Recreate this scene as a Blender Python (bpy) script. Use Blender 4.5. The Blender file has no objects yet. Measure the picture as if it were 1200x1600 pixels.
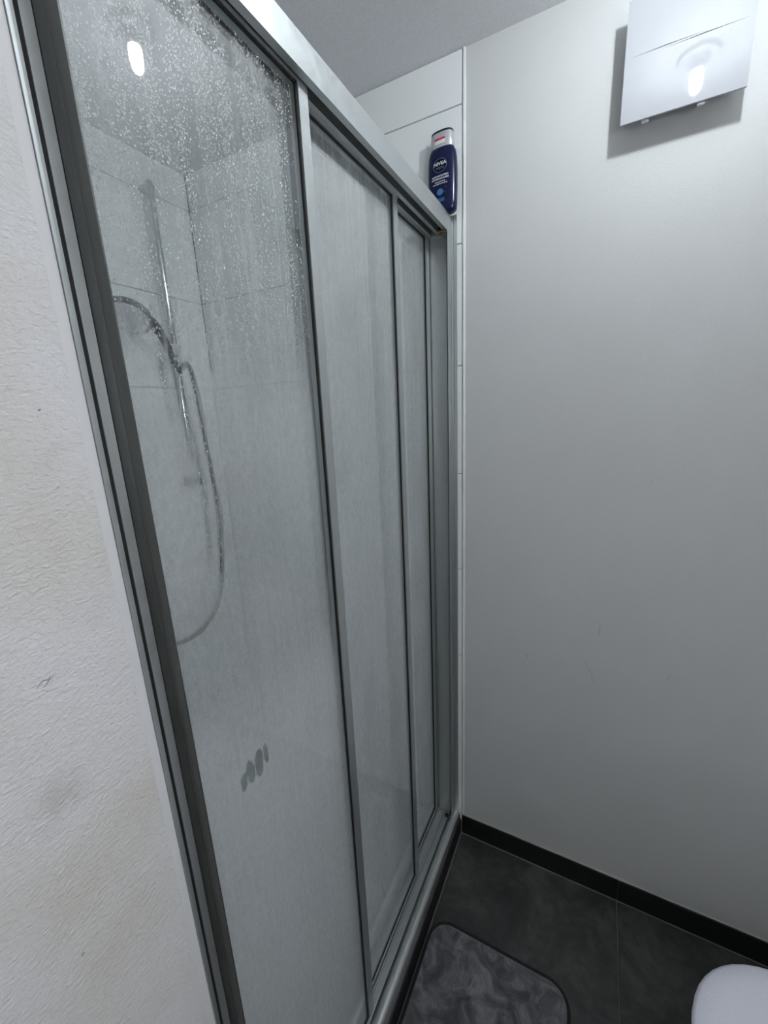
import bpy, bmesh, math, random
import numpy as np
from mathutils import Vector, Matrix
random.seed(7); rng = np.random.default_rng(7)
S = bpy.context.scene; C = S.collection

# ------------------------------------------------------------ camera, world, exposure
CX, CY, CZ = 0.3826, -1.1601, 1.5118
YAW, PITCH, ROLL, FPX = 0.4901, 0.2370, -0.0458, 640.0
f = Vector((-math.sin(YAW)*math.cos(PITCH), math.cos(YAW)*math.cos(PITCH), -math.sin(PITCH)))
r = f.cross(Vector((0, 0, 1))).normalized(); u = r.cross(f)
c_, s_ = math.cos(ROLL), math.sin(ROLL)
R_, U_ = c_*r + s_*u, -s_*r + c_*u
cd = bpy.data.cameras.new('camera'); cam = bpy.data.objects.new('camera', cd); C.objects.link(cam)
M = Matrix((( R_.x, U_.x, -f.x, CX), (R_.y, U_.y, -f.y, CY), (R_.z, U_.z, -f.z, CZ), (0, 0, 0, 1)))
cam.matrix_world = M
cd.sensor_fit = 'VERTICAL'; cd.sensor_height = 32.0; cd.sensor_width = 24.0
cd.lens = FPX/1600*32.0; cd.clip_start = 0.01; cd.clip_end = 30
S.camera = cam
w = bpy.data.worlds.new('world'); S.world = w; w.use_nodes = True
w.node_tree.nodes['Background'].inputs[0].default_value = (.5, .55, .6, 1)
w.node_tree.nodes['Background'].inputs[1].default_value = 0.0
LAMP = (0.53, -0.42); LAMP_STRENGTH = 560.0; MIRROR_STRENGTH = 70.0; LAMP_COL = (0.88, 0.955, 1.0)
S.view_settings.view_transform = 'Standard'; S.view_settings.look = 'None'
S.view_settings.gamma = 1; S.view_settings.exposure = 0.0
S.view_settings.use_curve_mapping = False
S.cycles.max_bounces = 16; S.cycles.diffuse_bounces = 8; S.cycles.transparent_max_bounces = 32

# ------------------------------------------------------------ dimensions
H = 2.338; XW = -0.956; YE = -0.985; XR = 1.13; YF = -2.3
TZ = [0.129 + .3*k for k in range(8)]

# ------------------------------------------------------------ helpers
def setp(o, label=None, cat=None, group=None, kind=None):
    if label: o['label'] = label
    if cat: o['category'] = cat
    if group: o['group'] = group
    if kind: o['kind'] = kind
    return o
def link(name, me, parent=None, loc=None):
    o = bpy.data.objects.new(name, me); C.objects.link(o)
    if parent: o.parent = parent
    if loc: o.location = loc
    return o
def empty(name, loc, label, cat, group=None, rz=0):
    o = link(name, None); o.location = loc; o.rotation_euler = (0, 0, rz)
    o.empty_display_size = .05
    return setp(o, label, cat, group)
def box(bm, x0, x1, y0, y1, z0, z1, mi=0):
    v = [bm.verts.new(p) for p in ((x0,y0,z0),(x1,y0,z0),(x1,y1,z0),(x0,y1,z0),(x0,y0,z1),(x1,y0,z1),(x1,y1,z1),(x0,y1,z1))]
    for q in ((3,2,1,0),(4,5,6,7),(0,1,5,4),(1,2,6,5),(2,3,7,6),(3,0,4,7)):
        bm.faces.new([v[i] for i in q]).material_index = mi
def finish(bm, name, mats, parent=None, bevel=0, seg=2, smooth=False, angle=30, loc=None):
    if bevel:
        es = [e for e in bm.edges if len(e.link_faces) == 2 and e.calc_face_angle(0) > .5]
        bmesh.ops.bevel(bm, geom=es, offset=bevel, segments=seg, affect='EDGES', profile=.5, clamp_overlap=True)
    bmesh.ops.recalc_face_normals(bm, faces=bm.faces)
    me = bpy.data.meshes.new(name); bm.to_mesh(me); bm.free()
    for m in (mats if isinstance(mats, (list, tuple)) else [mats]): me.materials.append(m)
    if smooth:
        me.polygons.foreach_set('use_smooth', [True]*len(me.polygons))
        me.set_sharp_from_angle(angle=math.radians(angle))
    return link(name, me, parent, loc)
def boxes(name, L, m, parent=None, bevel=0, **k):
    bm = bmesh.new()
    for b in L: box(bm, *b)
    return finish(bm, name, m, parent, bevel, **k)
def extrude(name, pts, axis, a, b, m, parent=None, smooth=True, angle=35):
    """closed 2D outline swept along axis; for 'z' pts are (x,y), for 'y' pts are (x,z)"""
    bm = bmesh.new(); P = []
    for t in (a, b):
        P.append([bm.verts.new((p[0], p[1], t) if axis == 'z' else (p[0], t, p[1])) for p in pts])
    n = len(pts)
    for i in range(n): bm.faces.new((P[0][i], P[0][(i+1) % n], P[1][(i+1) % n], P[1][i]))
    bm.faces.new(P[0]); bm.faces.new(P[1][::-1])
    return finish(bm, name, m, parent, smooth=smooth, angle=angle)
def tube(bm, pts, rad, n=10, cap=True):
    pts = [Vector(p) for p in pts]; rings = []; N = len(pts)
    t0 = (pts[1]-pts[0]).normalized(); ref = Vector((0,0,1)) if abs(t0.z) < .9 else Vector((1,0,0))
    nn = t0.cross(ref).normalized()
    for i, p in enumerate(pts):
        t = (pts[min(i+1, N-1)]-pts[max(i-1, 0)]).normalized()
        nn = (nn - t*nn.dot(t)).normalized(); b = t.cross(nn)
        rr = rad[i] if isinstance(rad, (list, tuple)) else rad
        rings.append([bm.verts.new(p + rr*(math.cos(2*math.pi*k/n)*nn + math.sin(2*math.pi*k/n)*b)) for k in range(n)])
    for a, c in zip(rings, rings[1:]):
        for k in range(n): bm.faces.new((a[k], a[(k+1) % n], c[(k+1) % n], c[k]))
    if cap: bm.faces.new(rings[0][::-1]); bm.faces.new(rings[-1])
def spline(P, k=8):
    P = [Vector(p) for p in P]; Q = [2*P[0]-P[1]] + P + [2*P[-1]-P[-2]]; out = []
    for i in range(1, len(Q)-2):
        for j in range(k):
            t = j/k; a, b, c, d = Q[i-1:i+3]
            out.append(.5*((2*b)+(c-a)*t+(2*a-5*b+4*c-d)*t*t+(3*b-a-3*c+d)*t**3))
    out.append(P[-1]); return out
def lathe(bm, prof, n=24, M=Matrix()):
    rings = []
    for (rr, z) in prof:
        rings.append([bm.verts.new(M @ Vector((rr*math.cos(2*math.pi*k/n), rr*math.sin(2*math.pi*k/n), z))) for k in range(n)])
    for a, c in zip(rings, rings[1:]):
        for k in range(n): bm.faces.new((a[k], a[(k+1) % n], c[(k+1) % n], c[k]))
    bm.faces.new(rings[0][::-1]); bm.faces.new(rings[-1])
def loft(name, sections, m, parent=None, smooth=True, angle=50):
    """sections: list of lists of 3D points, capped"""
    bm = bmesh.new(); R = [[bm.verts.new(p) for p in s] for s in sections]; n = len(R[0])
    for a, c in zip(R, R[1:]):
        for k in range(n): bm.faces.new((a[k], a[(k+1) % n], c[(k+1) % n], c[k]))
    bm.faces.new(R[0][::-1]); bm.faces.new(R[-1])
    return finish(bm, name, m, parent, smooth=smooth, angle=angle)
def superell(a, b, e, n=32):
    o = []
    for k in range(n):
        t = 2*math.pi*k/n; c, s = math.cos(t), math.sin(t)
        o.append((a*math.copysign(abs(c)**(2/e), c), b*math.copysign(abs(s)**(2/e), s)))
    return o
def rrect(x0, x1, y0, y1, r, n=8):
    o = []
    for (cx, cy, a0) in ((x1-r, y1-r, 0), (x0+r, y1-r, 90), (x0+r, y0+r, 180), (x1-r, y0+r, 270)):
        for k in range(n+1):
            a = math.radians(a0 + 90*k/n); o.append((cx+r*math.cos(a), cy+r*math.sin(a)))
    return o

# ------------------------------------------------------------ materials
class NT:
    def __init__(s, name):
        s.m = bpy.data.materials.new(name); s.m.use_nodes = True; s.t = s.m.node_tree; s.t.nodes.clear()
        s.out = s.n('ShaderNodeOutputMaterial')
    def n(s, t, **k):
        o = s.t.nodes.new(t)
        for a, b in k.items():
            if a.startswith('i_'):
                key = a[2:].replace('_', ' ')
                o.inputs[int(key) if key.isdigit() else key].default_value = b
            else: setattr(o, a, b)
        return o
    def l(s, a, b): s.t.links.new(a, b)
    def coords(s, scale=(1, 1, 1), loc=(0,0,0)):
        g = s.n('ShaderNodeNewGeometry'); mp = s.n('ShaderNodeMapping'); mp.inputs['Scale'].default_value = scale; mp.inputs['Location'].default_value = loc
        s.l(g.outputs['Position'], mp.inputs[0]); return mp.outputs[0]
    def noise(s, scale, detail=4, rough=.6, co=None, dist=0):
        o = s.n('ShaderNodeTexNoise'); o.inputs['Scale'].default_value = scale; o.inputs['Detail'].default_value = detail
        o.inputs['Roughness'].default_value = rough; o.inputs['Distortion'].default_value = dist
        s.l(co if co is not None else s.coords(), o.inputs['Vector']); return o.outputs[0]
    def ramp(s, x, stops):
        o = s.n('ShaderNodeValToRGB'); e = o.color_ramp.elements
        while len(e) < len(stops): e.new(.5)
        for i, (p, c) in enumerate(stops):
            e[i].position = p; e[i].color = c if len(c) == 4 else (*c, 1)
        s.l(x, o.inputs[0]); return o.outputs[0]
    def math(s, op, a, b=None, clamp=False):
        o = s.n('ShaderNodeMath', operation=op, use_clamp=clamp)
        for i, v in enumerate((a, b)):
            if v is None: continue
            if isinstance(v, (int, float)): o.inputs[i].default_value = v
            else: s.l(v, o.inputs[i])
        return o.outputs[0]
    def bump(s, h, strength, dist, normal=None):
        o = s.n('ShaderNodeBump'); o.inputs['Strength'].default_value = strength; o.inputs['Distance'].default_value = dist
        s.l(h, o.inputs['Height'])
        if normal is not None: s.l(normal, o.inputs['Normal'])
        return o.outputs[0]
    def pbr(s, col=(.8,.8,.8), rough=.5, metal=0, **k):
        p = s.n('ShaderNodeBsdfPrincipled'); p.inputs['Base Color'].default_value = (*col, 1)
        p.inputs['Roughness'].default_value = rough; p.inputs['Metallic'].default_value = metal
        for a, b in k.items(): p.inputs[a.replace('_', ' ')].default_value = b
        s.l(p.outputs[0], s.out.inputs[0]); s.p = p; return p
def plain(name, col, rough=.5, metal=0, var=.06, nscale=30, bump=0, **k):
    n = NT(name); p = n.pbr(col, rough, metal, **k)
    x = n.noise(nscale, 3)
    lo = tuple(c*(1-var) for c in col); hi = tuple(min(1, c*(1+var)) for c in col)
    n.l(n.ramp(x, [(.3, lo), (.7, hi)]), p.inputs['Base Color'])
    if bump: n.l(n.bump(x, bump, .001), p.inputs['Normal'])
    return n.m

def mat_paint():                      # smooth rolled wall paint with faint scuffs
    n = NT('wall_paint'); p = n.pbr((.60, .605, .605), .55)
    n.l(n.ramp(n.noise(2.2, 3), [(.3, (.585, .588, .582)), (.7, (.612, .618, .618))]), p.inputs['Base Color'])
    n.l(n.bump(n.noise(420, 2, .5), .35, .0012), p.inputs['Normal'])
    return n.m
def mat_plaster():                    # coarse brushed plaster with yellowish stains and grey smudges
    n = NT('rough_plaster'); p = n.pbr((.74, .73, .73), .7)
    big = n.noise(5.5, 3, .5); col = n.ramp(big, [(.36, (.62, .60, .565)), (.55, (.68, .67, .675)), (.8, (.70, .69, .715))])
    sm = n.noise(9, 2, .5, n.coords((1, 1, 1.4), (3.1, .4, 1.7))); sm2 = n.ramp(sm, [(.66, (1, 1, 1)), (.80, (.80, .79, .76))])
    mx = n.n('ShaderNodeMix', data_type='RGBA', blend_type='MULTIPLY'); mx.inputs[0].default_value = 1
    n.l(col, mx.inputs[6]); n.l(sm2, mx.inputs[7])
    g = n.n('ShaderNodeNewGeometry'); vd = n.n('ShaderNodeVectorMath', operation='DISTANCE'); vd.inputs[1].default_value = (0, -1.045, 1.211); n.l(g.outputs['Position'], vd.inputs[0])
    dd = n.math('ADD', vd.outputs['Value'], n.math('MULTIPLY', n.math('SUBTRACT', n.noise(45, 3), .5), .03))
    st = n.ramp(n.math('MULTIPLY', dd, 20), [(.1, (.84, .83, .80)), (.55, (1, 1, 1))])     # grey rubbed mark
    m4 = n.n('ShaderNodeMix', data_type='RGBA', blend_type='MULTIPLY'); m4.inputs[0].default_value = 1
    n.l(mx.outputs[2], m4.inputs[6]); n.l(st, m4.inputs[7]); n.l(m4.outputs[2], p.inputs['Base Color'])
    a = n.noise(210, 4, .60, n.coords((1, .8, 1.3)), .5); b = n.noise(330, 2, .5)
    pit = n.math('POWER', a, 2.2)
    n.l(n.bump(n.math('ADD', pit, n.math('MULTIPLY', b, .16)), .75, .0030), p.inputs['Normal'])
    return n.m
def mat_floor():
    n = NT('anthracite_tile'); p = n.pbr((.05, .05, .05), .42)
    a = n.noise(5, 8, .68, None, .8); b = n.noise(38, 5, .7)
    col = n.ramp(n.math('ADD', n.math('MULTIPLY', a, .75), n.math('MULTIPLY', b, .25)), [(.38, (.018, .018, .017)), (.5, (.036, .036, .034)), (.62, (.072, .071, .067))])
    n.l(col, p.inputs['Base Color']); n.l(n.bump(b, .25, .001), p.inputs['Normal'])
    n.l(n.ramp(a, [(.3, (.35,)*3), (.7, (.55,)*3)]), p.inputs['Roughness'])
    return n.m
def mat_alu(name='satin_aluminium', col=(.56, .585, .585), rough=.42):
    n = NT(name); p = n.pbr(col, rough, .85)
    x = n.noise(1, 4, .6, n.coords((900, 14, 14))); y = n.noise(60, 3)
    n.l(n.ramp(y, [(.3, tuple(c*.93 for c in col)), (.7, col)]), p.inputs['Base Color'])
    n.l(n.ramp(y, [(.3, (rough-.05,)*3), (.7, (rough+.06,)*3)]), p.inputs['Roughness'])
    return n.m
def mat_clear():                      # outer pane surface: clear, slightly greenish, mirror reflection
    n = NT('clear_glass'); tr = n.n('ShaderNodeBsdfTransparent'); tr.inputs[0].default_value = (.975, .984, .984, 1)
    gl = n.n('ShaderNodeBsdfGlossy'); gl.inputs['Roughness'].default_value = .012
    lw = n.n('ShaderNodeFresnel'); gm = n.n('ShaderNodeNewGeometry')
    n.l(n.math('SUBTRACT', 1.5, n.math('MULTIPLY', gm.outputs['Backfacing'], .8333)), lw.inputs[0])   # same reflectance from both sides of the thin pane
    mx = n.n('ShaderNodeMixShader'); n.l(lw.outputs[0], mx.inputs[0]); n.l(tr.outputs[0], mx.inputs[1]); n.l(gl.outputs[0], mx.inputs[2])
    n.l(mx.outputs[0], n.out.inputs[0]); return n.m
def mat_fog():                        # condensation film on the shower side of the pane; density from the 'fog' attribute
    n = NT('fogged_glass'); at = n.n('ShaderNodeAttribute'); at.attribute_name = 'fog'
    fine = n.noise(1, 3, .7, n.coords((500, 480, 330))); mid = n.noise(1, 4, .6, n.coords((160, 150, 60)))
    k = n.math('ADD', n.math('MULTIPLY', n.math('SUBTRACT', fine, .5), .55), n.math('MULTIPLY', n.math('SUBTRACT', mid, .5), .40))
    F = n.math('ADD', at.outputs['Fac'], n.math('MULTIPLY', k, .75), True)
    F = n.math('MINIMUM', n.math('MAXIMUM', F, .03), .93)
    nb = n.bump(fine, .5, .0008)
    df = n.n('ShaderNodeBsdfDiffuse'); df.inputs[0].default_value = (.92, .935, .938, 1)
    tl = n.n('ShaderNodeBsdfTranslucent'); tl.inputs[0].default_value = (.95, .963, .966, 1)
    m1 = n.n('ShaderNodeMixShader'); m1.inputs[0].default_value = .55; n.l(df.outputs[0], m1.inputs[1]); n.l(tl.outputs[0], m1.inputs[2])
    tr = n.n('ShaderNodeBsdfTransparent'); tr.inputs[0].default_value = (.97, .98, .975, 1)
    gl = n.n('ShaderNodeBsdfGlossy'); gl.inputs['Roughness'].default_value = .22; n.l(nb, gl.inputs['Normal'])
    m2 = n.n('ShaderNodeMixShader'); n.l(F, m2.inputs[0]); n.l(tr.outputs[0], m2.inputs[1]); n.l(m1.outputs[0], m2.inputs[2])
    m3 = n.n('ShaderNodeMixShader'); m3.inputs[0].default_value = .025; n.l(m2.outputs[0], m3.inputs[1]); n.l(gl.outputs[0], m3.inputs[2])
    n.l(m3.outputs[0], n.out.inputs[0]); return n.m
def mat_water():
    n = NT('water_drop'); gl = n.n('ShaderNodeBsdfGlossy'); gl.inputs['Roughness'].default_value = .22
    rf = n.n('ShaderNodeBsdfRefraction'); rf.inputs['IOR'].default_value = 1.33; rf.inputs['Roughness'].default_value = .05
    fr = n.n('ShaderNodeFresnel'); fr.inputs[0].default_value = 1.5
    fa = n.math('ADD', fr.outputs[0], .45, True)
    mx = n.n('ShaderNodeMixShader'); n.l(fa, mx.inputs[0]); n.l(rf.outputs[0], mx.inputs[1]); n.l(gl.outputs[0], mx.inputs[2])
    n.l(mx.outputs[0], n.out.inputs[0]); return n.m
def mat_plush():
    n = NT('grey_plush'); p = n.pbr((.1, .1, .105), .95); p.inputs['Sheen Weight'].default_value = .5; p.inputs['Sheen Roughness'].default_value = .5
    a = n.noise(16, 6, .65, None, 1.2); b = n.noise(420, 3, .6)
    n.l(n.ramp(a, [(.36, (.040, .041, .045)), (.5, (.085, .086, .092)), (.66, (.20, .20, .21))]), p.inputs['Base Color'])
    n.l(n.bump(n.math('ADD', a, n.math('MULTIPLY', b, .5)), .7, .004), p.inputs['Normal']); return n.m
def mat_emit(name, col, st):
    n = NT(name); e = n.n('ShaderNodeEmission'); e.inputs[0].default_value = (*col, 1); e.inputs[1].default_value = st
    n.l(e.outputs[0], n.out.inputs[0]); return n.m

PLATE = plain('white_satin_cover', (.42, .43, .455), .025, var=.01)
PAINT, PLASTER, FLOORM, ALU = mat_paint(), mat_plaster(), mat_floor(), mat_alu()
CEILM = plain('ceiling_paint', (.78, .78, .80), .7, bump=.2, nscale=250)
CHROME = plain('chrome', (.62, .63, .64), .12, 1.0, var=.02)
DARKCH = plain('dark_chrome', (.18, .185, .19), .25, .9, var=.05)
TILEW = plain('white_glazed_tile', (.86, .88, .88), .16, var=.015, nscale=3)
GROUTW = plain('grey_grout', (.30, .31, .31), .9)
GROUTD = plain('mid_grey_grout', (.13, .13, .125), .9)
SKIRT = plain('black_skirting_tile', (.008, .008, .008), .5, var=.2)
SILIC = plain('white_silicone', (.80, .81, .80), .35)
BLACK = plain('black_rubber', (.006, .006, .007), .6)
TRAYM = plain('white_acrylic', (.84, .86, .86), .22)
WHITEP = plain('white_gloss_plastic', (.70, .71, .73), .16, var=.01)
WHITEM = plain('white_seat_plastic', (.80, .81, .90), .38, bump=.1, nscale=500)
CERAM = plain('white_ceramic', (.78, .78, .77), .08, var=.01)
NAVY = plain('navy_bottle_plastic', (.002, .006, .050), .20, var=.1)
NAVYD = plain('dark_navy_cap_rim', (.004, .006, .022), .3)
SILVER = plain('silver_cap_plastic', (.62, .64, .66), .3, .45)
INK = plain('white_print', (.80, .82, .85), .5); INKG = plain('grey_print', (.20, .22, .29), .5)
INKB = plain('blue_print', (.02, .09, .24), .4); INKL = plain('light_blue_print', (.12, .28, .48), .4)
INKD = plain('near_black_print', (.002, .003, .014), .4, Specular_IOR_Level=.1)
RED = plain('red_sticker', (.55, .03, .06), .5); PAPER = plain('sticker_paper', (.85, .85, .84), .6)
CLEAR, FOG, WATER, PLUSH = mat_clear(), mat_fog(), mat_water(), mat_plush()
BIND = plain('black_binding', (.009, .009, .010), .85, bump=.4, nscale=300)
WOOD = plain('grey_door_paint', (.16, .16, .16), .5)
BRASS = plain('brass', (.55, .35, .15), .3, 1)

# ------------------------------------------------------------ the setting
setp(boxes('ceiling', [(XW-.1, XR+.1, YF-.1, .1, H, H+.06)], CEILM), kind='structure')
fl = setp(boxes('floor', [(-.0, XR+.1, YF-.1, .1, -.06, -.0022)], GROUTD), kind='structure')
tm = {}
def tilemesh(key, dims, m, bev=.0012):
    k = (key, tuple(round(d, 4) for d in dims))
    if k not in tm:
        bm = bmesh.new(); box(bm, 0, dims[0], 0, dims[1], 0, dims[2])
        es = list(bm.edges); bmesh.ops.bevel(bm, geom=es, offset=bev, segments=1, affect='EDGES')
        me = bpy.data.meshes.new(key); bm.to_mesh(me); bm.free(); me.materials.append(m); tm[k] = me
    return tm[k]
xs = [.005, .526, 1.126]; ys = [-.001, -.600, -1.2, -1.8, -2.3]; G = .003
for i in range(2):
    for j in range(4):
        x0, x1, y1, y0 = xs[i]+G/2, xs[i+1]-G/2, ys[j]-G/2, ys[j+1]+G/2
        link('tile', tilemesh('floor_tile', (x1-x0, y1-y0, .008), FLOORM), fl, (x0, y0, -.008))
# back wall: painted part of the room
setp(boxes('wall_back', [(.034, XR+.1, .003, .1, 0, H)], PAINT), kind='structure')
# tiled back wall of the shower
wb = setp(boxes('wall_shower_back', [(XW-.1, .0335, .0035, .1, 0, H)], GROUTW), kind='structure')
ZR = [.045] + TZ + [H]; g = .0022
for k in range(len(ZR)-1):
    for (a, b) in ((-.572, .0283), (XW, -.572)):
        link('tile', tilemesh('wall_tile_b', (b-a-g, .007, ZR[k+1]-ZR[k]-g), TILEW), wb, (a+g/2, 0, ZR[k]+g/2))
wl = setp(boxes('wall_shower_side', [(XW-.1, XW-.0065, YE-.1, 0, 0, H)], GROUTW), kind='structure')
for k in range(len(ZR)-1):
    for (a, b) in ((-.38, 0), (YE, -.38)):
        link('tile', tilemesh('wall_tile_s', (.007, b-a-g, ZR[k+1]-ZR[k]-g), TILEW), wl, (XW-.007, a+g/2, ZR[k]+g/2))
we = setp(boxes('wall_shower_front', [(XW-.1, -.09, YE-.1, YE-.0035, 0, H)], GROUTW), kind='structure')
for k in range(len(ZR)-1):
    for (a, b) in ((-.70, -.10), (XW, -.70)):
        link('tile', tilemesh('wall_tile_f', (b-a-g, .007, ZR[k+1]-ZR[k]-g), TILEW), we, (a+g/2, YE-.007, ZR[k]+g/2))
# plastered wall beside the door, with the smooth filler strip along the frame
bm = bmesh.new(); box(bm, -.09, .0, YF-.1, -.9695, 0, H); setp(finish(bm, 'wall_left', PLASTER), kind='structure')
bm = bmesh.new(); box(bm, -.09, -.0012, -.9694, -.9602, 0, H); setp(finish(bm, 'trim_1', plain('smooth_filler', (.66, .66, .67), .55, var=.02), bevel=.0004), kind='structure')
setp(boxes('wall_right', [(XR, XR+.1, YF-.1, .1, 0, H)], PAINT), kind='structure')
setp(boxes('wall_front', [(.0, XR, YF-.1, YF, 0, H)], PAINT), kind='structure')
dr = setp(boxes('door_1', [(.15, 1.0, YF, YF+.035, .0, 2.05)], WOOD, bevel=.003), kind='structure')
boxes('door_frame', [(.09, .148, YF, YF+.05, 0, 2.11), (1.002, 1.06, YF, YF+.05, 0, 2.11), (.148, 1.002, YF, YF+.05, 2.052, 2.11)], SILIC, dr, .002)
bm = bmesh.new(); tube(bm, spline([(.22, YF+.035, 1.05), (.22, YF+.085, 1.05), (.24, YF+.09, 1.05), (.35, YF+.09, 1.05)], 5), .009); finish(bm, 'door_handle', CHROME, dr, smooth=True)
# corner bead between tile and paint, silicone line over the skirting
def bead(name, pts, rad, m=SILIC):
    bm = bmesh.new(); tube(bm, pts, rad, 10); return setp(finish(bm, name, m, smooth=True), kind='structure')
bead('trim_2', [(.0332, .0015, .085+(H-.086)*i/24) for i in range(25)], [.0042+.0006*math.sin(i*2.3) for i in range(25)])
bead('trim_3', [(.03+(XR-.03)*i/20, .0025, .0785) for i in range(21)], [.0032+.0004*math.sin(i*1.7) for i in range(21)], plain('aged_silicone', (.38, .38, .34), .5))
bb = setp(boxes('baseboard_back', [(.030, XR, .002, .0035, .0, .076)], GROUTD), kind='structure')
for a, b in ((.031, .526), (.5285, XR)):
    o = boxes('tile', [(a, b, -.0045, .003, .001, .0775)], SKIRT, bb, .0008)
bl = setp(boxes('baseboard_left', [(-.02, .018, -.9695, .0, .0, .064)], GROUTD), kind='structure')
for a, b in ((-.4715, -.0055), (-.9695, -.4735)):
    boxes('tile', [(.018, .0255, a, b, .001, .0655)], SKIRT, bl, .0008)
bl2 = setp(boxes('baseboard_room', [(0.0001, .001, YF, -.972, .0, .066)], GROUTD), kind='structure')
boxes('tile', [(.001, .0085, -1.60, -.9725, .001, .0655)], SKIRT, bl2, .0008)
boxes('tile', [(.001, .0085, YF, -1.602, .001, .0655)], SKIRT, bl2, .0008)
bead('trim_4', [(.0285, -.006-.96*i/10, .0012) for i in range(11)], .0022, GROUTD)
bead('trim_5', [(.03+(XR-.03)*i/10, -.0068, .0012) for i in range(11)], .0022, GROUTD)

# small scuffs and hairline scratches on the walls
SCUFF = plain('dark_scuff', (.24, .24, .23), .8); PALE = plain('pale_scuff', (.36, .36, .35), .8)
def scuff(par, pts, r, m=SCUFF):
    P = spline(pts, 5); bm = bmesh.new(); n_ = len(P)
    tube(bm, P, [r*(.25+.75*math.sin(math.pi*(i+.5)/n_)) for i in range(n_)], 5); finish(bm, 'scuff', m, par, smooth=True)
WBK = bpy.data.objects['wall_back']; WLF = bpy.data.objects['wall_left']
scuff(WBK, [(.3732, .0030, .8217), (.3932, .0030, .7901), (.4068, .0030, .7568), (.4084, .0030, .7322)], .0006, PALE)
scuff(WBK, [(.2266, .003, .784), (.2285, .003, .779), (.2307, .003, .7742)], .0011)
scuff(WBK, [(.4150, .003, .925), (.4157, .003, .9057), (.4109, .003, .8851)], .0008, PALE)
scuff(WBK, [(.4937, .003, 1.3211), (.497, .003, 1.322), (.5005, .003, 1.3182)], .0007, PALE)
scuff(WBK, [(.5769, .003, .7985), (.582, .003, .804), (.5891, .003, .8154)], .0006, PALE)
scuff(WLF, [(0, -1.041, 1.311), (0, -1.036, 1.3155), (0, -1.031, 1.3145), (0, -1.027, 1.317)], .0005)
scuff(WLF, [(0, -1.037, 1.310), (0, -1.033, 1.3125), (0, -1.030, 1.318)], .0004)
scuff(WLF, [(0, -1.0600, 1.0480), (0, -1.058, 1.0500)], .0008)
scuff(WLF, [(0, -.9960, 1.5255), (0, -.9940, 1.5262)], .0008)

# ------------------------------------------------------------ shower tray
tr = empty('shower_tray', (XW/2, -.49, .045), 'low white shower tray inside the fogged glass doors', 'shower tray')
def W(o, p=None):            # place a world-built part under an empty without moving it
    o.parent = p; o.matrix_parent_inverse = Matrix.Translation(-p.location) if p.rotation_euler.z == 0 else p.matrix_basis.inverted(); return o
X0, X1, Y0, Y1 = XW+.002, -.004, YE+.002, -.002
bm = bmesh.new()
o1 = rrect(X0, X1, Y0, Y1, .006, 4); i1 = rrect(X0+.045, X1-.09, Y0+.045, Y1-.045, .05, 4); i2 = rrect(X0+.07, X1-.115, Y0+.07, Y1-.07, .05, 4)
Rr = [[bm.verts.new((x, y, z)) for x, y in P] for P, z in ((o1, .002), (o1, .0445), (i1, .044), (i2, .016))]
for a, c in zip(Rr, Rr[1:]):
    for k in range(len(a)): bm.faces.new((a[k], a[(k+1) % len(a)], c[(k+1) % len(a)], c[k]))
bm.faces.new(Rr[-1]); bm.faces.new(Rr[0][::-1])
W(finish(bm, 'basin', TRAYM, smooth=True, angle=40), tr)
bm = bmesh.new(); lathe(bm, [(.045, .016), (.045, .020), (.040, .022)], 28, Matrix.Translation((-.55, -.49, 0))); W(finish(bm, 'drain_cover', CHROME, smooth=True), tr)

# ------------------------------------------------------------ sliding door enclosure
en = empty('shower_enclosure', (-.04, -.476, .066), 'aluminium framed three-panel sliding shower door with fogged glass, between plastered and painted wall', 'shower door')
ZH, ZHT = 1.955, 1.996; XB = -.078
def part(o): return W(o, en)
# header: fascia, top and hanging track fins
part(boxes('header_rail', [(-.0022, 0, -.953, -.0012, ZH, ZHT), (XB, -.0023, -.953, -.0012, ZHT-.0022, ZHT-.0001), (XB, XB+.002, -.953, -.0012, ZH, ZHT-.0023),
     (-.0330, -.0318, -.953, -.0012, ZH+.004, ZHT-.0023), (-.0560, -.0548, -.953, -.0012, ZH+.004, ZHT-.0023),
     (-.0110, -.0022, -.953, -.0012, ZH, ZH+.0012), (-.0372, -.0280, -.953, -.0012, ZH+.003, ZH+.004), (-.0602, -.0510, -.953, -.0012, ZH+.003, ZH+.004)], ALU, bevel=0))
# sill: rounded outer lip with stepped tracks
pts = []
for k in range(13):
    a = math.pi*(1-k/12); pts.append((.0055+.0175*math.cos(a), .0735+.0215*math.sin(a)))
pts = [(-.012, .066)] + pts + [(.023, .066)]
part(extrude('sill_lip', pts, 'y', -.958, -.004, plain('polished_sill', (.70, .71, .71), .25, .9, var=.02)))
part(boxes('sill_track', [(XB, -.0125, -.953, -.0085, .066, .0715), (-.0150, -.0125, -.953, -.0085, .0715, .091), (-.0345, -.0325, -.953, -.0085, .0715, .086), (-.0565, -.0545, -.953, -.0085, .0715, .083), (XB, XB+.002, -.953, -.0085, .0715, .086)], ALU))
part(boxes('sill_plinth', [(-.079, .0175, -.958, -.004, .0455, .0655)], BLACK))
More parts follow.
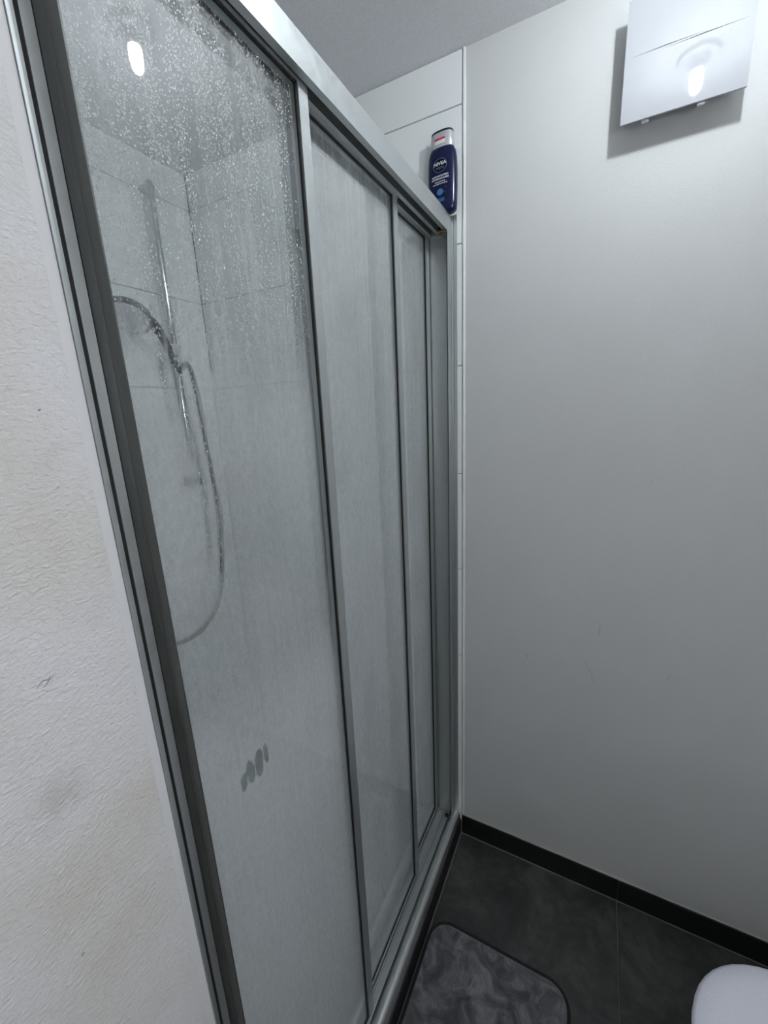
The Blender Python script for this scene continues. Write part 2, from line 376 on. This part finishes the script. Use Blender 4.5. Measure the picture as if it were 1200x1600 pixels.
# wall channels at each end
def channel(yb, sgn):
    y = lambda t: yb + sgn*t
    L = [(-.0022, 0, 0, .0315), (XB, XB+.002, 0, .0315), (XB+.002, -.0022, 0, .003), (-.0022, .0004, .027, .0315)]
    return boxes('wall_channel', [(a, b, min(y(c), y(d)), max(y(c), y(d)), .0956 if b > -.07 and a > -.02 else .0716, ZH-.0004) for a, b, c, d in L], ALU, bevel=0)
part(channel(-.0035, -1))
part(boxes('wall_channel', [(-.0022, 0, -.9512, -.9425, .0956, ZH-.0004), (XB, XB+.002, -.953, -.925, .0716, ZH-.0004), (XB+.002, -.0140, -.953, -.950, .0716, ZH-.0004)], ALU))
# thin wall trims: ribbed strip beside the tile, white strip and dark joint beside the plaster
part(boxes('wall_strip', [(.0005, .0060, -.0042, -.0005, .0956, ZHT), (.0060, .0075, -.0022, -.0005, .0956, ZHT), (.0075, .0155, -.0055, -.0005, .0956, ZHT)], ALU, bevel=.0006, seg=1))
part(boxes('wall_strip', [(-.03, .0005, -.9598, -.9550, .0956, ZHT)], ALU, bevel=.0004, seg=1))
part(boxes('joint_gap_shade', [(-.0138, -.0012, -.9550, -.9513, .0956, ZHT)], BLACK))  # black strip fills the open joint, standing in for the shadow inside it
# bumpers where the tracks meet the wall channel
for z, m in ((ZH+.006, BLACK), (.100, BLACK)):
    bm = bmesh.new(); lathe(bm, [(.002, 0), (.0062, .001), (.0062, .008), (.0045, .010)], 14, Matrix.Translation((-.016, -.036, z-.004)) @ Matrix.Rotation(math.radians(90), 4, 'X'))
    part(finish(bm, 'bumper', m, smooth=True))
part(boxes('bumper_clip', [(-.024, -.006, -.046, -.036, ZH-.004, ZH-.001)], BRASS, bevel=.0008))

def vnoise(n0, n1, c0, c1, seed):
    """smooth 2D value noise on an n0 x n1 grid with c0 x c1 cells"""
    g_ = np.random.default_rng(seed).random((c0+2, c1+2))
    a = np.linspace(0, c0, n0); b = np.linspace(0, c1, n1)
    ia, ib = a.astype(int), b.astype(int); fa, fb = a-ia, b-ib
    fa = (fa*fa*(3-2*fa))[:, None]; fb = (fb*fb*(3-2*fb))[None]
    A = g_[np.ix_(ia, ib)]; B = g_[np.ix_(ia+1, ib)]; D = g_[np.ix_(ia, ib+1)]; E = g_[np.ix_(ia+1, ib+1)]
    return (A*(1-fa)+B*fa)*(1-fb) + (D*(1-fa)+E*fa)*fb

def pane(x, y0, y1, z0, z1, fogf, parent, step=.0025):
    """5 mm pane: finely gridded shower side carrying the condensation density, clear room side"""
    ny, nz = int((y1-y0)/step)+1, int((z1-z0)/step)+1
    Yg, Zg = np.meshgrid(np.linspace(y0, y1, ny), np.linspace(z0, z1, nz), indexing='ij')
    co = np.stack([np.full(Yg.size, x-.005), Yg.ravel(), Zg.ravel()], 1)
    idx = np.arange(ny*nz).reshape(ny, nz)
    q = np.stack([idx[:-1, :-1], idx[:-1, 1:], idx[1:, 1:], idx[1:, :-1]], -1).reshape(-1, 4)
    n0 = len(co)
    ex = np.array([(x, y0, z0), (x, y1, z0), (x, y1, z1), (x, y0, z1)])
    c = [idx[0, 0], idx[-1, 0], idx[-1, -1], idx[0, -1]]
    q2 = [[n0, n0+1, n0+2, n0+3]]
    me = bpy.data.meshes.new('glass_pane')
    V = np.concatenate([co, ex])
    sides = []
    Lq = q.tolist() + q2
    edge = [idx[:, 0], idx[-1, :], idx[::-1, -1], idx[0, ::-1]]
    for k in range(4): sides.append(list(map(int, edge[k][::-1])) + [n0+k, n0+(k+1) % 4])
    me.from_pydata(V.tolist(), [], Lq + sides)
    me.materials.append(FOG); me.materials.append(CLEAR)
    mi = np.zeros(len(me.polygons), dtype=np.int32); mi[len(q):] = 1; me.polygons.foreach_set('material_index', mi)
    at = me.attributes.new('fog', 'FLOAT', 'POINT')
    Fv = np.zeros(len(V)); Fv[:n0] = np.clip(fogf(Yg, Zg, ny, nz), 0, 1).ravel(); at.data.foreach_set('value', Fv.astype(np.float32))
    me.update(); o = link('glass_pane', me); o.parent = parent; return o
def sm(a, b, x): t = np.clip((x-a)/(b-a), 0, 1); return t*t*(3-2*t)

def fog1(Y, Z, ny, nz):
    up = sm(1.48, 1.70, Z)
    base = .82 - .32*sm(1.02, 1.2, Z) - .03*sm(1.3, 1.55, Z) - .44*up
    st = vnoise(ny, nz, 46, 7, 1)*.6 + vnoise(ny, nz, 90, 16, 2)*.4     # vertical run marks
    cl = vnoise(ny, nz, 5, 16, 3)
    F = base + (st-.5)*(.06+.30*up) + (cl-.5)*(.10+.22*up)
    # wiped-looking arc above the lower, evenly fogged part
    arc = 1.085 + .10*np.sin((Y+.90)/.30*math.pi)
    F -= .10*np.exp(-((Z-arc-.14)/.13)**2)
    # clear runs below the shower area
    for (yy, zt, zb, wd) in ((-.845, 1.80, 1.32, .0035), (-.852, 1.72, 1.45, .002), (-.80, 1.86, 1.55, .003), (-.752, 1.9, 1.62, .0025), (-.73, 1.9, 1.66, .0022), (-.71, 1.93, 1.6, .0022), (-.69, 1.93, 1.66, .002), (-.865, 1.7, 1.50, .003), (-.83, 1.6, 1.30, .0022)):
        F -= .45*np.exp(-((Y-yy-.004*np.sin(Z*23))/wd)**2)*sm(zb, zb+.05, Z)*(1-sm(zt-.05, zt, Z))
    # brighter haze patch in the top corner
    F += .30*np.exp(-((Y+.685)/.05)**2-((Z-1.925)/.03)**2) + .12*(1-sm(0, .35, np.abs(Z-1.62)))
    F -= .45*sm(-.628, -.612, Y)*sm(1.1, 1.5, Z) + .3*sm(-.628, -.612, Y)*sm(.3, .9, Z)
    F -= .35*sm(1.925, 1.945, Z)
    # finger wipe: four narrow clear strokes
    ft = vnoise(ny, nz, 150, 700, 9)
    for (yy, zz, a, b, t) in ((-.846, 1.020, .0048, .013, .05), (-.833, 1.026, .0058, .019, -.08), (-.816, 1.026, .0070, .022, .02), (-.802, 1.030, .0030, .017, -.05)):
        dy = (Y-yy) - t*(Z-zz); e = (dy/a/1.2)**2+((Z-zz)/b)**2
        F -= (.8+1.0*(ft > .3))*(1-sm(.6, 1.2, e))
    return F
def fog2(Y, Z, ny, nz):
    up = sm(1.45, 1.9, Z)
    st = vnoise(ny, nz, 60, 6, 11)*.6+vnoise(ny, nz, 110, 14, 12)*.4
    F = .55 - .05*up + (st-.5)*(.05+.12*up) + (vnoise(ny, nz, 5, 14, 13)-.5)*(.12+.1*up)
    F -= .25*sm(1.90, 1.945, Z)*(vnoise(ny, nz, 30, 60, 14)) 
    F -= .20*np.exp(-((Y+.585)/.012)**2)*up
    return F
def fog3(Y, Z, ny, nz):
    up = sm(1.4, 1.9, Z)
    st = vnoise(ny, nz, 50, 5, 21)*.6+vnoise(ny, nz, 90, 12, 22)*.4
    return .54 + (st-.5)*(.06+.14*up) + (vnoise(ny, nz, 5, 14, 23)-.5)*.14

def panel(x0, y0, y1, fogf, zb=.0735, zt=1.973, sw=.021, lsw=.021, label=None):
    xf, xb = x0, x0-.016
    p = boxes('door_panel', [(xb, xf, y0, y0+lsw, zb, zt), (xb, xf, y1-sw, y1, zb, zt), (xb, xf, y0+lsw, y1-sw, zt-.021, zt), (xb, xf, y0+lsw, y1-sw, zb, zb+.024)], ALU, bevel=.0007, seg=1)
    if label: p['label'] = label
    W(p, en)
    gx = xf-.006
    ga = boxes('gasket', [(gx, gx+.0035, y0+lsw, y0+lsw+.0022, zb+.024, zt-.021), (gx, gx+.0035, y1-sw-.0026, y1-sw, zb+.024, zt-.021), (gx, gx+.0035, y0+lsw, y1-sw, zt-.0236, zt-.0212), (gx, gx+.0035, y0+lsw, y1-sw, zb+.0242, zb+.0264)], BLACK)
    ga.parent = p
    pane(gx, y0+lsw-.001, y1-sw+.001, zb+.023, zt-.020, fogf, p)
    return p
P1 = panel(-.014, -.9485, -.5865, fog1, lsw=.012, label='widest-looking door panel, nearest, with water runs and a finger wipe')
P2 = panel(-.0362, -.612, -.2505, fog2, label='middle door panel with finely misted glass')
P3 = panel(-.0585, -.3235, -.0125, fog3, label='far door panel beside the painted wall corner')
# handle fin of the first panel: coved upright beside the wall channel
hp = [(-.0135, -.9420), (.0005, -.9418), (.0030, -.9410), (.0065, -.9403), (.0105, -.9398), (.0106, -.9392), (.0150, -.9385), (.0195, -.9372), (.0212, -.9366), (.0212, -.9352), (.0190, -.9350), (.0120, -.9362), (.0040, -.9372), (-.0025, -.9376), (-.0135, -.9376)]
hd = extrude('handle_strip', hp, 'z', .0965, 1.9525, mat_alu('shaded_grip_aluminium', (.13, .135, .13), .45), smooth=False); hd.parent = P1  # aluminium darkened: shade on the face turned from the lamp is in the colour

def droplets(parent, x, zones, name='water_droplets'):
    V = []; Fc = []
    ring = [(math.cos(a), math.sin(a)) for a in [2*math.pi*k/8 for k in range(8)]]
    def drop(y, z, ry, rz, h):
        b = len(V)
        for s, hh in ((1, 0), (.72, .62)):
            for cy, cz in ring: V.append((x-h*hh, y+ry*s*cy, z+rz*s*cz))
        V.append((x-h, y, z-rz*.1))
        for k in range(8):
            k2 = (k+1) % 8
            Fc.append((b+k, b+k2, b+8+k2, b+8+k)); Fc.append((b+8+k, b+8+k2, b+16))
    for z in zones: z(drop)
    me = bpy.data.meshes.new(name); me.from_pydata(V, [], Fc); me.materials.append(WATER)
    me.polygons.foreach_set('use_smooth', [True]*len(me.polygons)); me.update()
    o = link(name, me); o['kind'] = 'stuff'; o.parent = parent
    return o
R = random.Random(5)
def z_top(drop):            # dense drops in the upper half of the first panel, thinning downwards
    n = 0
    while n < 15000:
        y = R.uniform(-.932, -.612); z = 1.948-abs(R.gauss(0, .21))
        if z < 1.30: continue
        d = .5+.5*math.sin(y*61+2.0*math.sin(z*9))*math.sin(y*133+z*5)
        d2 = .5+.5*math.sin(y*38+1.3)*math.sin(z*27+y*20)
        if R.random() > .04+1.5*(d*(.35+.65*d2))**1.3: continue
        s = R.choice((.0004, .0005, .0005, .0006, .0007, .0008, .0011)) * (1 if z > 1.6 else .7)
        drop(y, z, s, s*R.uniform(1.0, 1.7), s*.75); n += 1
def z_runs(drop):           # beads along the run marks
    for yy, zt, zb in ((-.845, 1.80, 1.32), (-.80, 1.86, 1.55), (-.752, 1.9, 1.62), (-.73, 1.9, 1.66), (-.71, 1.93, 1.6), (-.69, 1.93, 1.66), (-.865, 1.75, 1.5), (-.83, 1.7, 1.30), (-.87, 1.94, 1.6), (-.66, 1.9, 1.55), (-.64, 1.93, 1.35)):
        z = zt
        while z > zb:
            s = R.uniform(.0005, .0012); drop(yy+.004*math.sin(z*23)+R.gauss(0, .0022), z, s, s*1.5, s*.7); z -= R.uniform(.0012, .0065)
def z_low(drop):
    for _ in range(1800):
        y = R.uniform(-.93, -.61); z = R.uniform(.75, 1.6); s = R.uniform(.0004, .0009)
        if R.random() < (z-.6)/1.0: drop(y, z, s, s*1.6, s*.6)
droplets(P1, -.0252, [z_top, z_runs, z_low])
def z_p2(drop):
    for _ in range(2600):
        y = R.uniform(-.588, -.275); z = 1.945-abs(R.gauss(0, .22)); s = R.uniform(.0005, .0013)
        if z < 1.2: continue
        drop(y, z, s, s*1.8, s*.6)
droplets(P2, -.0474, [z_p2])
def z_p3(drop):
    for _ in range(1200):
        y = R.uniform(-.30, -.036); z = 1.945-abs(R.gauss(0, .22)); s = R.uniform(.0006, .0013)
        if z < 1.2: continue
        drop(y, z, s, s*1.8, s*.6)
droplets(P3, -.0697, [z_p3])

# ------------------------------------------------------------ shower fittings behind the glass
rb = empty('shower_riser_rail', (-.925, -.175, 1.28), 'vertical chrome riser rail on the shower wall, blurred behind the glass', 'shower rail')
bm = bmesh.new(); tube(bm, [(-.915, -.175, 1.285), (-.915, -.175, 2.24)], .011, 14); W(finish(bm, 'rail_tube', CHROME, smooth=True), rb)
for z in (1.30,):
    bm = bmesh.new(); tube(bm, [(XW+.001, -.175, z), (-.90, -.175, z)], [.020, .019], 16)
    W(finish(bm, 'wall_bracket', DARKCH, smooth=True, bevel=.002), rb)
bm = bmesh.new(); tube(bm, [(XW+.001, -.175, 2.225), (-.905, -.175, 2.225)], .012, 14); W(finish(bm, 'wall_bracket', CHROME, smooth=True), rb)
bm = bmesh.new(); tube(bm, [(-.915, -.175, 1.705), (-.915, -.175, 1.765)], .020, 14); tube(bm, [(-.905, -.18, 1.735), (-.875, -.215, 1.742)], [.012, .016], 12)
W(finish(bm, 'slider', WHITEP, smooth=True, angle=40), rb)
hs = empty('hand_shower', (-.868, -.235, 1.72), 'round chrome hand shower held on the riser rail', 'hand shower')
bm = bmesh.new(); tube(bm, spline([(-.868, -.218, 1.70), (-.866, -.235, 1.745), (-.860, -.262, 1.79), (-.852, -.30, 1.822)], 5), [.010]*5+[.0125]*5+[.015]*6, 12)
W(finish(bm, 'handle', DARKCH, smooth=True), hs)
D = Matrix.Translation((-.845, -.365, 1.815)) @ Matrix.Rotation(math.radians(-28), 4, 'X') @ Matrix.Rotation(math.radians(-18), 4, 'Y')
bm = bmesh.new(); lathe(bm, [(.030, .022), (.058, .012), (.066, .003), (.066, -.006), (.060, -.010)], 30, D); W(finish(bm, 'shower_head', DARKCH, smooth=True, angle=45), hs)
bm = bmesh.new(); lathe(bm, [(.057, -.0102), (.057, -.0125), (.052, -.0135)], 30, D); W(finish(bm, 'spray_face', WHITEP, smooth=True), hs)
hose_pts = spline([(-.862, -.219, 1.697), (-.864, -.205, 1.675), (-.868, -.175, 1.70), (-.875, -.150, 1.66), (-.885, -.129, 1.53), (-.89, -.121, 1.37), (-.89, -.106, 1.198), (-.89, -.117, 1.048), (-.885, -.165, .855), (-.88, -.255, .768), (-.88, -.363, .758), (-.88, -.47, .80), (-.885, -.56, .90), (-.89, -.59, 1.0)], 10)
bm = bmesh.new(); tube(bm, hose_pts, [.0078+.0009*(i % 2) for i in range(len(hose_pts))], 10)
setp(finish(bm, 'shower_hose', plain('dark_hose', (.12, .125, .13), .3, .7)), 'metal shower hose hanging in a long loop behind the first glass panel', 'hose')
mx = empty('shower_mixer', (-.93, -.59, 1.03), 'chrome bar mixer on the shower wall, behind the door frame', 'mixer tap')
bm = bmesh.new(); tube(bm, [(-.895, -.73, 1.03), (-.895, -.45, 1.03)], .022, 18); W(finish(bm, 'mixer_body', CHROME, smooth=True, angle=40), mx)
for y in (-.66, -.52):
    bm = bmesh.new(); tube(bm, [(XW+.001, y, 1.03), (-.945, y, 1.03), (-.944, y, 1.03), (-.90, y, 1.03)], [.032, .030, .014, .014], 18); W(finish(bm, 'wall_union', CHROME, smooth=True, angle=40), mx)
for y0, y1 in ((-.785, -.732), (-.448, -.395)):
    bm = bmesh.new(); tube(bm, [(-.895, y0, 1.03), (-.895, y1, 1.03)], .025, 12); W(finish(bm, 'knob', CHROME, smooth=True, angle=25), mx)

# ------------------------------------------------------------ shampoo bottle
bt = empty('shampoo_bottle', (-.014, -.0235, ZHT), 'navy blue shampoo bottle with silver cap standing on the door header', 'bottle', rz=math.radians(-5)); bt.scale = (1.10, .92, .907)
secs = []
prof = [(0, .0290, .0155), (.003, .0320, .0178), (.02, .0335, .0185), (.06, .0345, .0190), (.10, .0345, .0190), (.125, .0335, .0185), (.14, .0320, .0178), (.148, .0295, .0170), (.152, .0262, .0160)]
for z, a, b in prof: secs.append([(x, y, z) for x, y in superell(a, b, 2.6, 40)])
loft('bottle_body', secs, NAVY, bt, angle=60)
loft('cap', [[(x, y, z) for x, y in superell(a, b, 2.5, 40)] for z, a, b in ((.1525, .0272, .0172), (.154, .0277, .0176), (.175, .0262, .0168), (.187, .0250, .0160))], SILVER, bt, angle=60)
loft('cap_lid', [[(x, y, z) for x, y in superell(a, b, 2.5, 40)] for z, a, b in ((.1872, .0252, .0162), (.1885, .0256, .0165), (.1915, .0250, .0160), (.193, .0225, .0140))], NAVYD, bt, angle=60)
def front_y(x, z, off=.0):
    a = np.interp(z, [p[0] for p in prof], [p[1] for p in prof]); b = np.interp(z, [p[0] for p in prof], [p[2] for p in prof])
    if z > .152: a, b = np.interp(z, [.154, .175, .187], [.0277, .0262, .0250]), np.interp(z, [.154, .175, .187], [.0176, .0168, .0160])
    return -b*(max(0, 1-abs(x/a)**2.6))**(1/2.6)-off
def wrap(me, off):
    for v in me.vertices:
        x, z = v.co.x, v.co.z; v.co.y = front_y(x, z, off)
def text_part(name, rows, mat, off=.0004):
    bm = bmesh.new()
    for s, size, x, z, wx in rows:
        cu = bpy.data.curves.new('t', 'FONT'); cu.body = s; cu.size = size; cu.align_x = 'CENTER'; cu.resolution_u = 2
        if wx < 0: cu.offset = .00018; wx = -wx
        to = bpy.data.objects.new('t', cu); C.objects.link(to); bpy.context.view_layer.update()
        me = bpy.data.meshes.new_from_object(to.evaluated_get(bpy.context.evaluated_depsgraph_get()))
        for v in me.vertices: v.co = Vector((v.co.x*wx + x, 0, v.co.y + z))
        wrap(me, off); bm.from_mesh(me); bpy.data.objects.remove(to); bpy.data.curves.remove(cu); bpy.data.meshes.remove(me)
    me = bpy.data.meshes.new(name); bm.to_mesh(me); bm.free(); me.materials.append(mat); return link(name, me, bt)
def flat_poly(name, pts_list, mat, off):
    bm = bmesh.new()
    for P in pts_list:
        vs = [bm.verts.new((x, front_y(x, z, off), z)) for x, z in P]; bm.faces.new(vs)
    bmesh.ops.triangulate(bm, faces=bm.faces)
    me = bpy.data.meshes.new(name); bm.to_mesh(me); bm.free(); me.materials.append(mat); return link(name, me, bt)
def disc_strips(name, cx, cz, a, b, mat, off, a2=0, b2=0, n=40, rings=6):
    bm = bmesh.new(); Rg = []
    for j in range(rings+1):
        t = j/rings; ra = a2+(a-a2)*t; rb_ = b2+(b-b2)*t
        Rg.append([bm.verts.new((cx+ra*math.cos(2*math.pi*k/n), 0, cz+rb_*math.sin(2*math.pi*k/n))) for k in range(n)])
    for p, q in zip(Rg, Rg[1:]):
        for k in range(n): bm.faces.new((p[k], p[(k+1) % n], q[(k+1) % n], q[k]))
    me = bpy.data.meshes.new(name); bm.to_mesh(me); bm.free(); wrap(me, off); me.materials.append(mat); return link(name, me, bt)
disc_strips('emblem_ring', 0, .110, .0165, .0165, INKG, .00022, .0156, .0156, rings=1)
disc_strips('emblem_disc', 0, .110, .0155, .0155, INKD, .00018, .0003, .0003)
text_part('brand_lettering', [('NIVEA', .0108, 0, .1105, -1.0)], INK, .0005)
text_part('grey_lettering', [('MEN', .0088, 0, .1008, 1.1)], INKG, .0005)
text_part('label_text', [('ANTI-SCHUPPEN', .0053, 0, .0835, -1.0), ('ANTIPELLICULAIRE', .0053, 0, .0773, -.92), ('S H A M P O O', .0040, 0, .0705, -.95), ('S H A M P O O I N G', .0040, 0, .0655, -.95)], INK, .0005)
disc_strips('blue_motif', 0, .0475, .0082, .0082, INKB, .00022, .0003, .0003); disc_strips('motif_ring', 0, .0475, .0062, .0062, INKL, .0004, .0040, .0040, rings=2)
disc_strips('motif_centre', 0, .0475, .0020, .0020, INKL, .0004, .0002, .0002, rings=2)
disc_strips('motif_dot', .0135, .0560, .0007, .0007, INKL, .0003, .0001, .0001, 8, 1); disc_strips('motif_dot', .0115, .0455, .0009, .0009, INKL, .0003, .0001, .0001, 8, 1)
flat_poly('blue_label_patch', [[(-.010+i*.004, .024), (-.006+i*.004, .024), (-.006+i*.004, .033), (-.010+i*.004, .033)] for i in range(5)], INKB, .0003)
flat_poly('price_sticker', [[(-.012+i*.004, .1600), (-.008+i*.004, .1600), (-.008+i*.004, .1690), (-.012+i*.004, .1690)] for i in range(6)], PAPER, .0006)
flat_poly('sticker_red_band', [[(-.0125+i*.0035, .1682), (-.009+i*.0035, .1682), (-.009+i*.0035, .1735), (-.0125+i*.0035, .1735)] for i in range(7)], RED, .0008)

# ------------------------------------------------------------ ventilation fan cover high on the wall
fx0, fx1, fz0, fz1, fy = .372, .5715, 2.056, 2.256, -.048
fn = empty('ventilation_fan', (.472, .0, 2.156), 'square white wall ventilation cover high up near the ceiling', 'fan')
W(boxes('fan_housing', [(.397, .547, -.030, .0025, 2.081, 2.231)], WHITEP, bevel=.002), fn)
W(boxes('cover_plate', [(fx0, fx1, fy, fy+.004, fz0, fz1)], PLATE, bevel=.0012), fn)
W(boxes('cover_rim', [(fx0+.012, fx1-.012, fy+.0041, -.0301, fz0+.012, fz0+.014), (fx0+.012, fx1-.012, fy+.0041, -.0301, fz1-.014, fz1-.012), (fx0+.012, fx0+.014, fy+.0041, -.0301, fz0+.0141, fz1-.0141), (fx1-.014, fx1-.012, fy+.0041, -.0301, fz0+.0141, fz1-.0141)], WHITEP), fn)
for x in (.410, .500):
    W(boxes('clip', [(x, x+.012, fy+.0045, -.036, fz0-.003, fz0+.0115)], WHITEP, bevel=.0008), fn)
bm = bmesh.new()
for a, b, z in ((.382, .500, 2.1635), (.432, .565, 2.1600)):
    tube(bm, [(a, fy+.0001, z), ((a+b)/2, fy-.0002, z+.0006), (b, fy+.0001, z)], [.0001, .0007, .0001], 6)
W(finish(bm, 'plate_line', plain('line_grey', (.12, .12, .13), .6)), fn)  # two thin dark lines across the cover plate

# ------------------------------------------------------------ bath mat
mt = empty('bath_mat', (.22, -.59, 0), 'dark grey plush bath mat with black binding on the floor tiles', 'bath mat')
mx0, mx1, my0, my1 = .034, .414, -.890, -.292
def matloop(ins, z, rr): return [(x, y, z) for x, y in rrect(mx0+ins, mx1-ins, my0+ins, my1-ins, rr, 8)]
W(loft('plush_pad', [matloop(.004, .001, .052), matloop(.004, .008, .052), matloop(.008, .0115, .048), matloop(.016, .013, .042)], PLUSH), mt)
lp = matloop(.002, .0065, .054); bm = bmesh.new(); tube(bm, lp + lp[:1], .0052, 8, cap=False); W(finish(bm, 'binding', BIND, smooth=True), mt)

# ------------------------------------------------------------ toilet
tl = empty('toilet', (.86, -.515, 0), 'white toilet with closed lid, only its rounded front in frame', 'toilet')
def oval(x0, x1, hw, z, e=2.5, cy=-.515):
    P = []
    for k in range(48):
        t = 2*math.pi*k/48; c, s = math.cos(t), math.sin(t)
        xc = x0 + (x1-x0)*.42
        if c < 0: P.append((xc - (xc-x0)*abs(c)**(2/2.15), cy+hw*math.copysign(abs(s)**(2/2.15), s), z))
        else: P.append((xc + (x1-xc)*abs(c)**(2/4.5), cy+hw*math.copysign(abs(s)**(2/2.15), s), z))
    return P
W(loft('lid', [oval(.603, 1.02, .178, .415), oval(.598, 1.025, .182, .418), oval(.598, 1.025, .182, .427), oval(.604, 1.02, .176, .434), oval(.63, 1.0, .150, .4375), oval(.75, .9, .05, .4385)], WHITEM), tl)
W(loft('seat', [oval(.610, 1.01, .174, .395), oval(.606, 1.015, .177, .399), oval(.606, 1.015, .177, .410), oval(.612, 1.01, .172, .4145)], WHITEM), tl)
W(loft('bowl', [oval(.80, 1.10, .105, .002), oval(.79, 1.10, .11, .06), oval(.76, 1.10, .12, .18), oval(.66, 1.10, .155, .30), oval(.618, 1.10, .172, .37), oval(.615, 1.10, .174, .388), oval(.625, 1.09, .165, .394)], CERAM), tl)
W(boxes('cistern', [(1.027, XR-.002, -.70, -.33, .396, .80), (1.022, XR-.001, -.705, -.325, .801, .825)], CERAM, bevel=.006), tl)

# ------------------------------------------------------------ ceiling lamp
lm = empty('ceiling_lamp', (LAMP[0], LAMP[1], H), 'bare bulb in a short white socket on the ceiling', 'lamp')
T = Matrix.Translation((LAMP[0], LAMP[1], 0))
bm = bmesh.new(); lathe(bm, [(.040, H-.0005), (.040, H-.008), (.024, H-.012), (.020, H-.020)], 24, T); W(finish(bm, 'socket', WHITEP, smooth=True, angle=30), lm)
bm = bmesh.new(); lathe(bm, [(.012, H-.0205), (.0140, H-.026), (.0142, H-.0335)], 24, T); W(finish(bm, 'bulb_collar', WHITEP, smooth=True, angle=30), lm)
bm = bmesh.new(); lathe(bm, [(.0120, H-.034), (.0130, H-.040), (.0130, H-.062), (.0115, H-.073), (.0070, H-.080), (.0015, H-.082)], 20, T)
W(finish(bm, 'bulb', mat_emit('lamp_glow', LAMP_COL, LAMP_STRENGTH), smooth=True), lm)

# lamp over the wash basin, out of frame behind the camera's right shoulder
ml = empty('mirror_lamp', (XR, -1.45, 1.62), 'frosted tube lamp on the right wall, outside the photograph', 'lamp')
W(boxes('lamp_base', [(XR-.03, XR-.001, -1.70, -1.20, 1.59, 1.65)], CHROME, bevel=.003), ml)
bm = bmesh.new(); tube(bm, [(XR-.055, -1.69, 1.62), (XR-.055, -1.21, 1.62)], .022, 14); W(finish(bm, 'lamp_tube', mat_emit('tube_glow', (.95, .97, 1.0), MIRROR_STRENGTH), smooth=True, angle=40), ml)
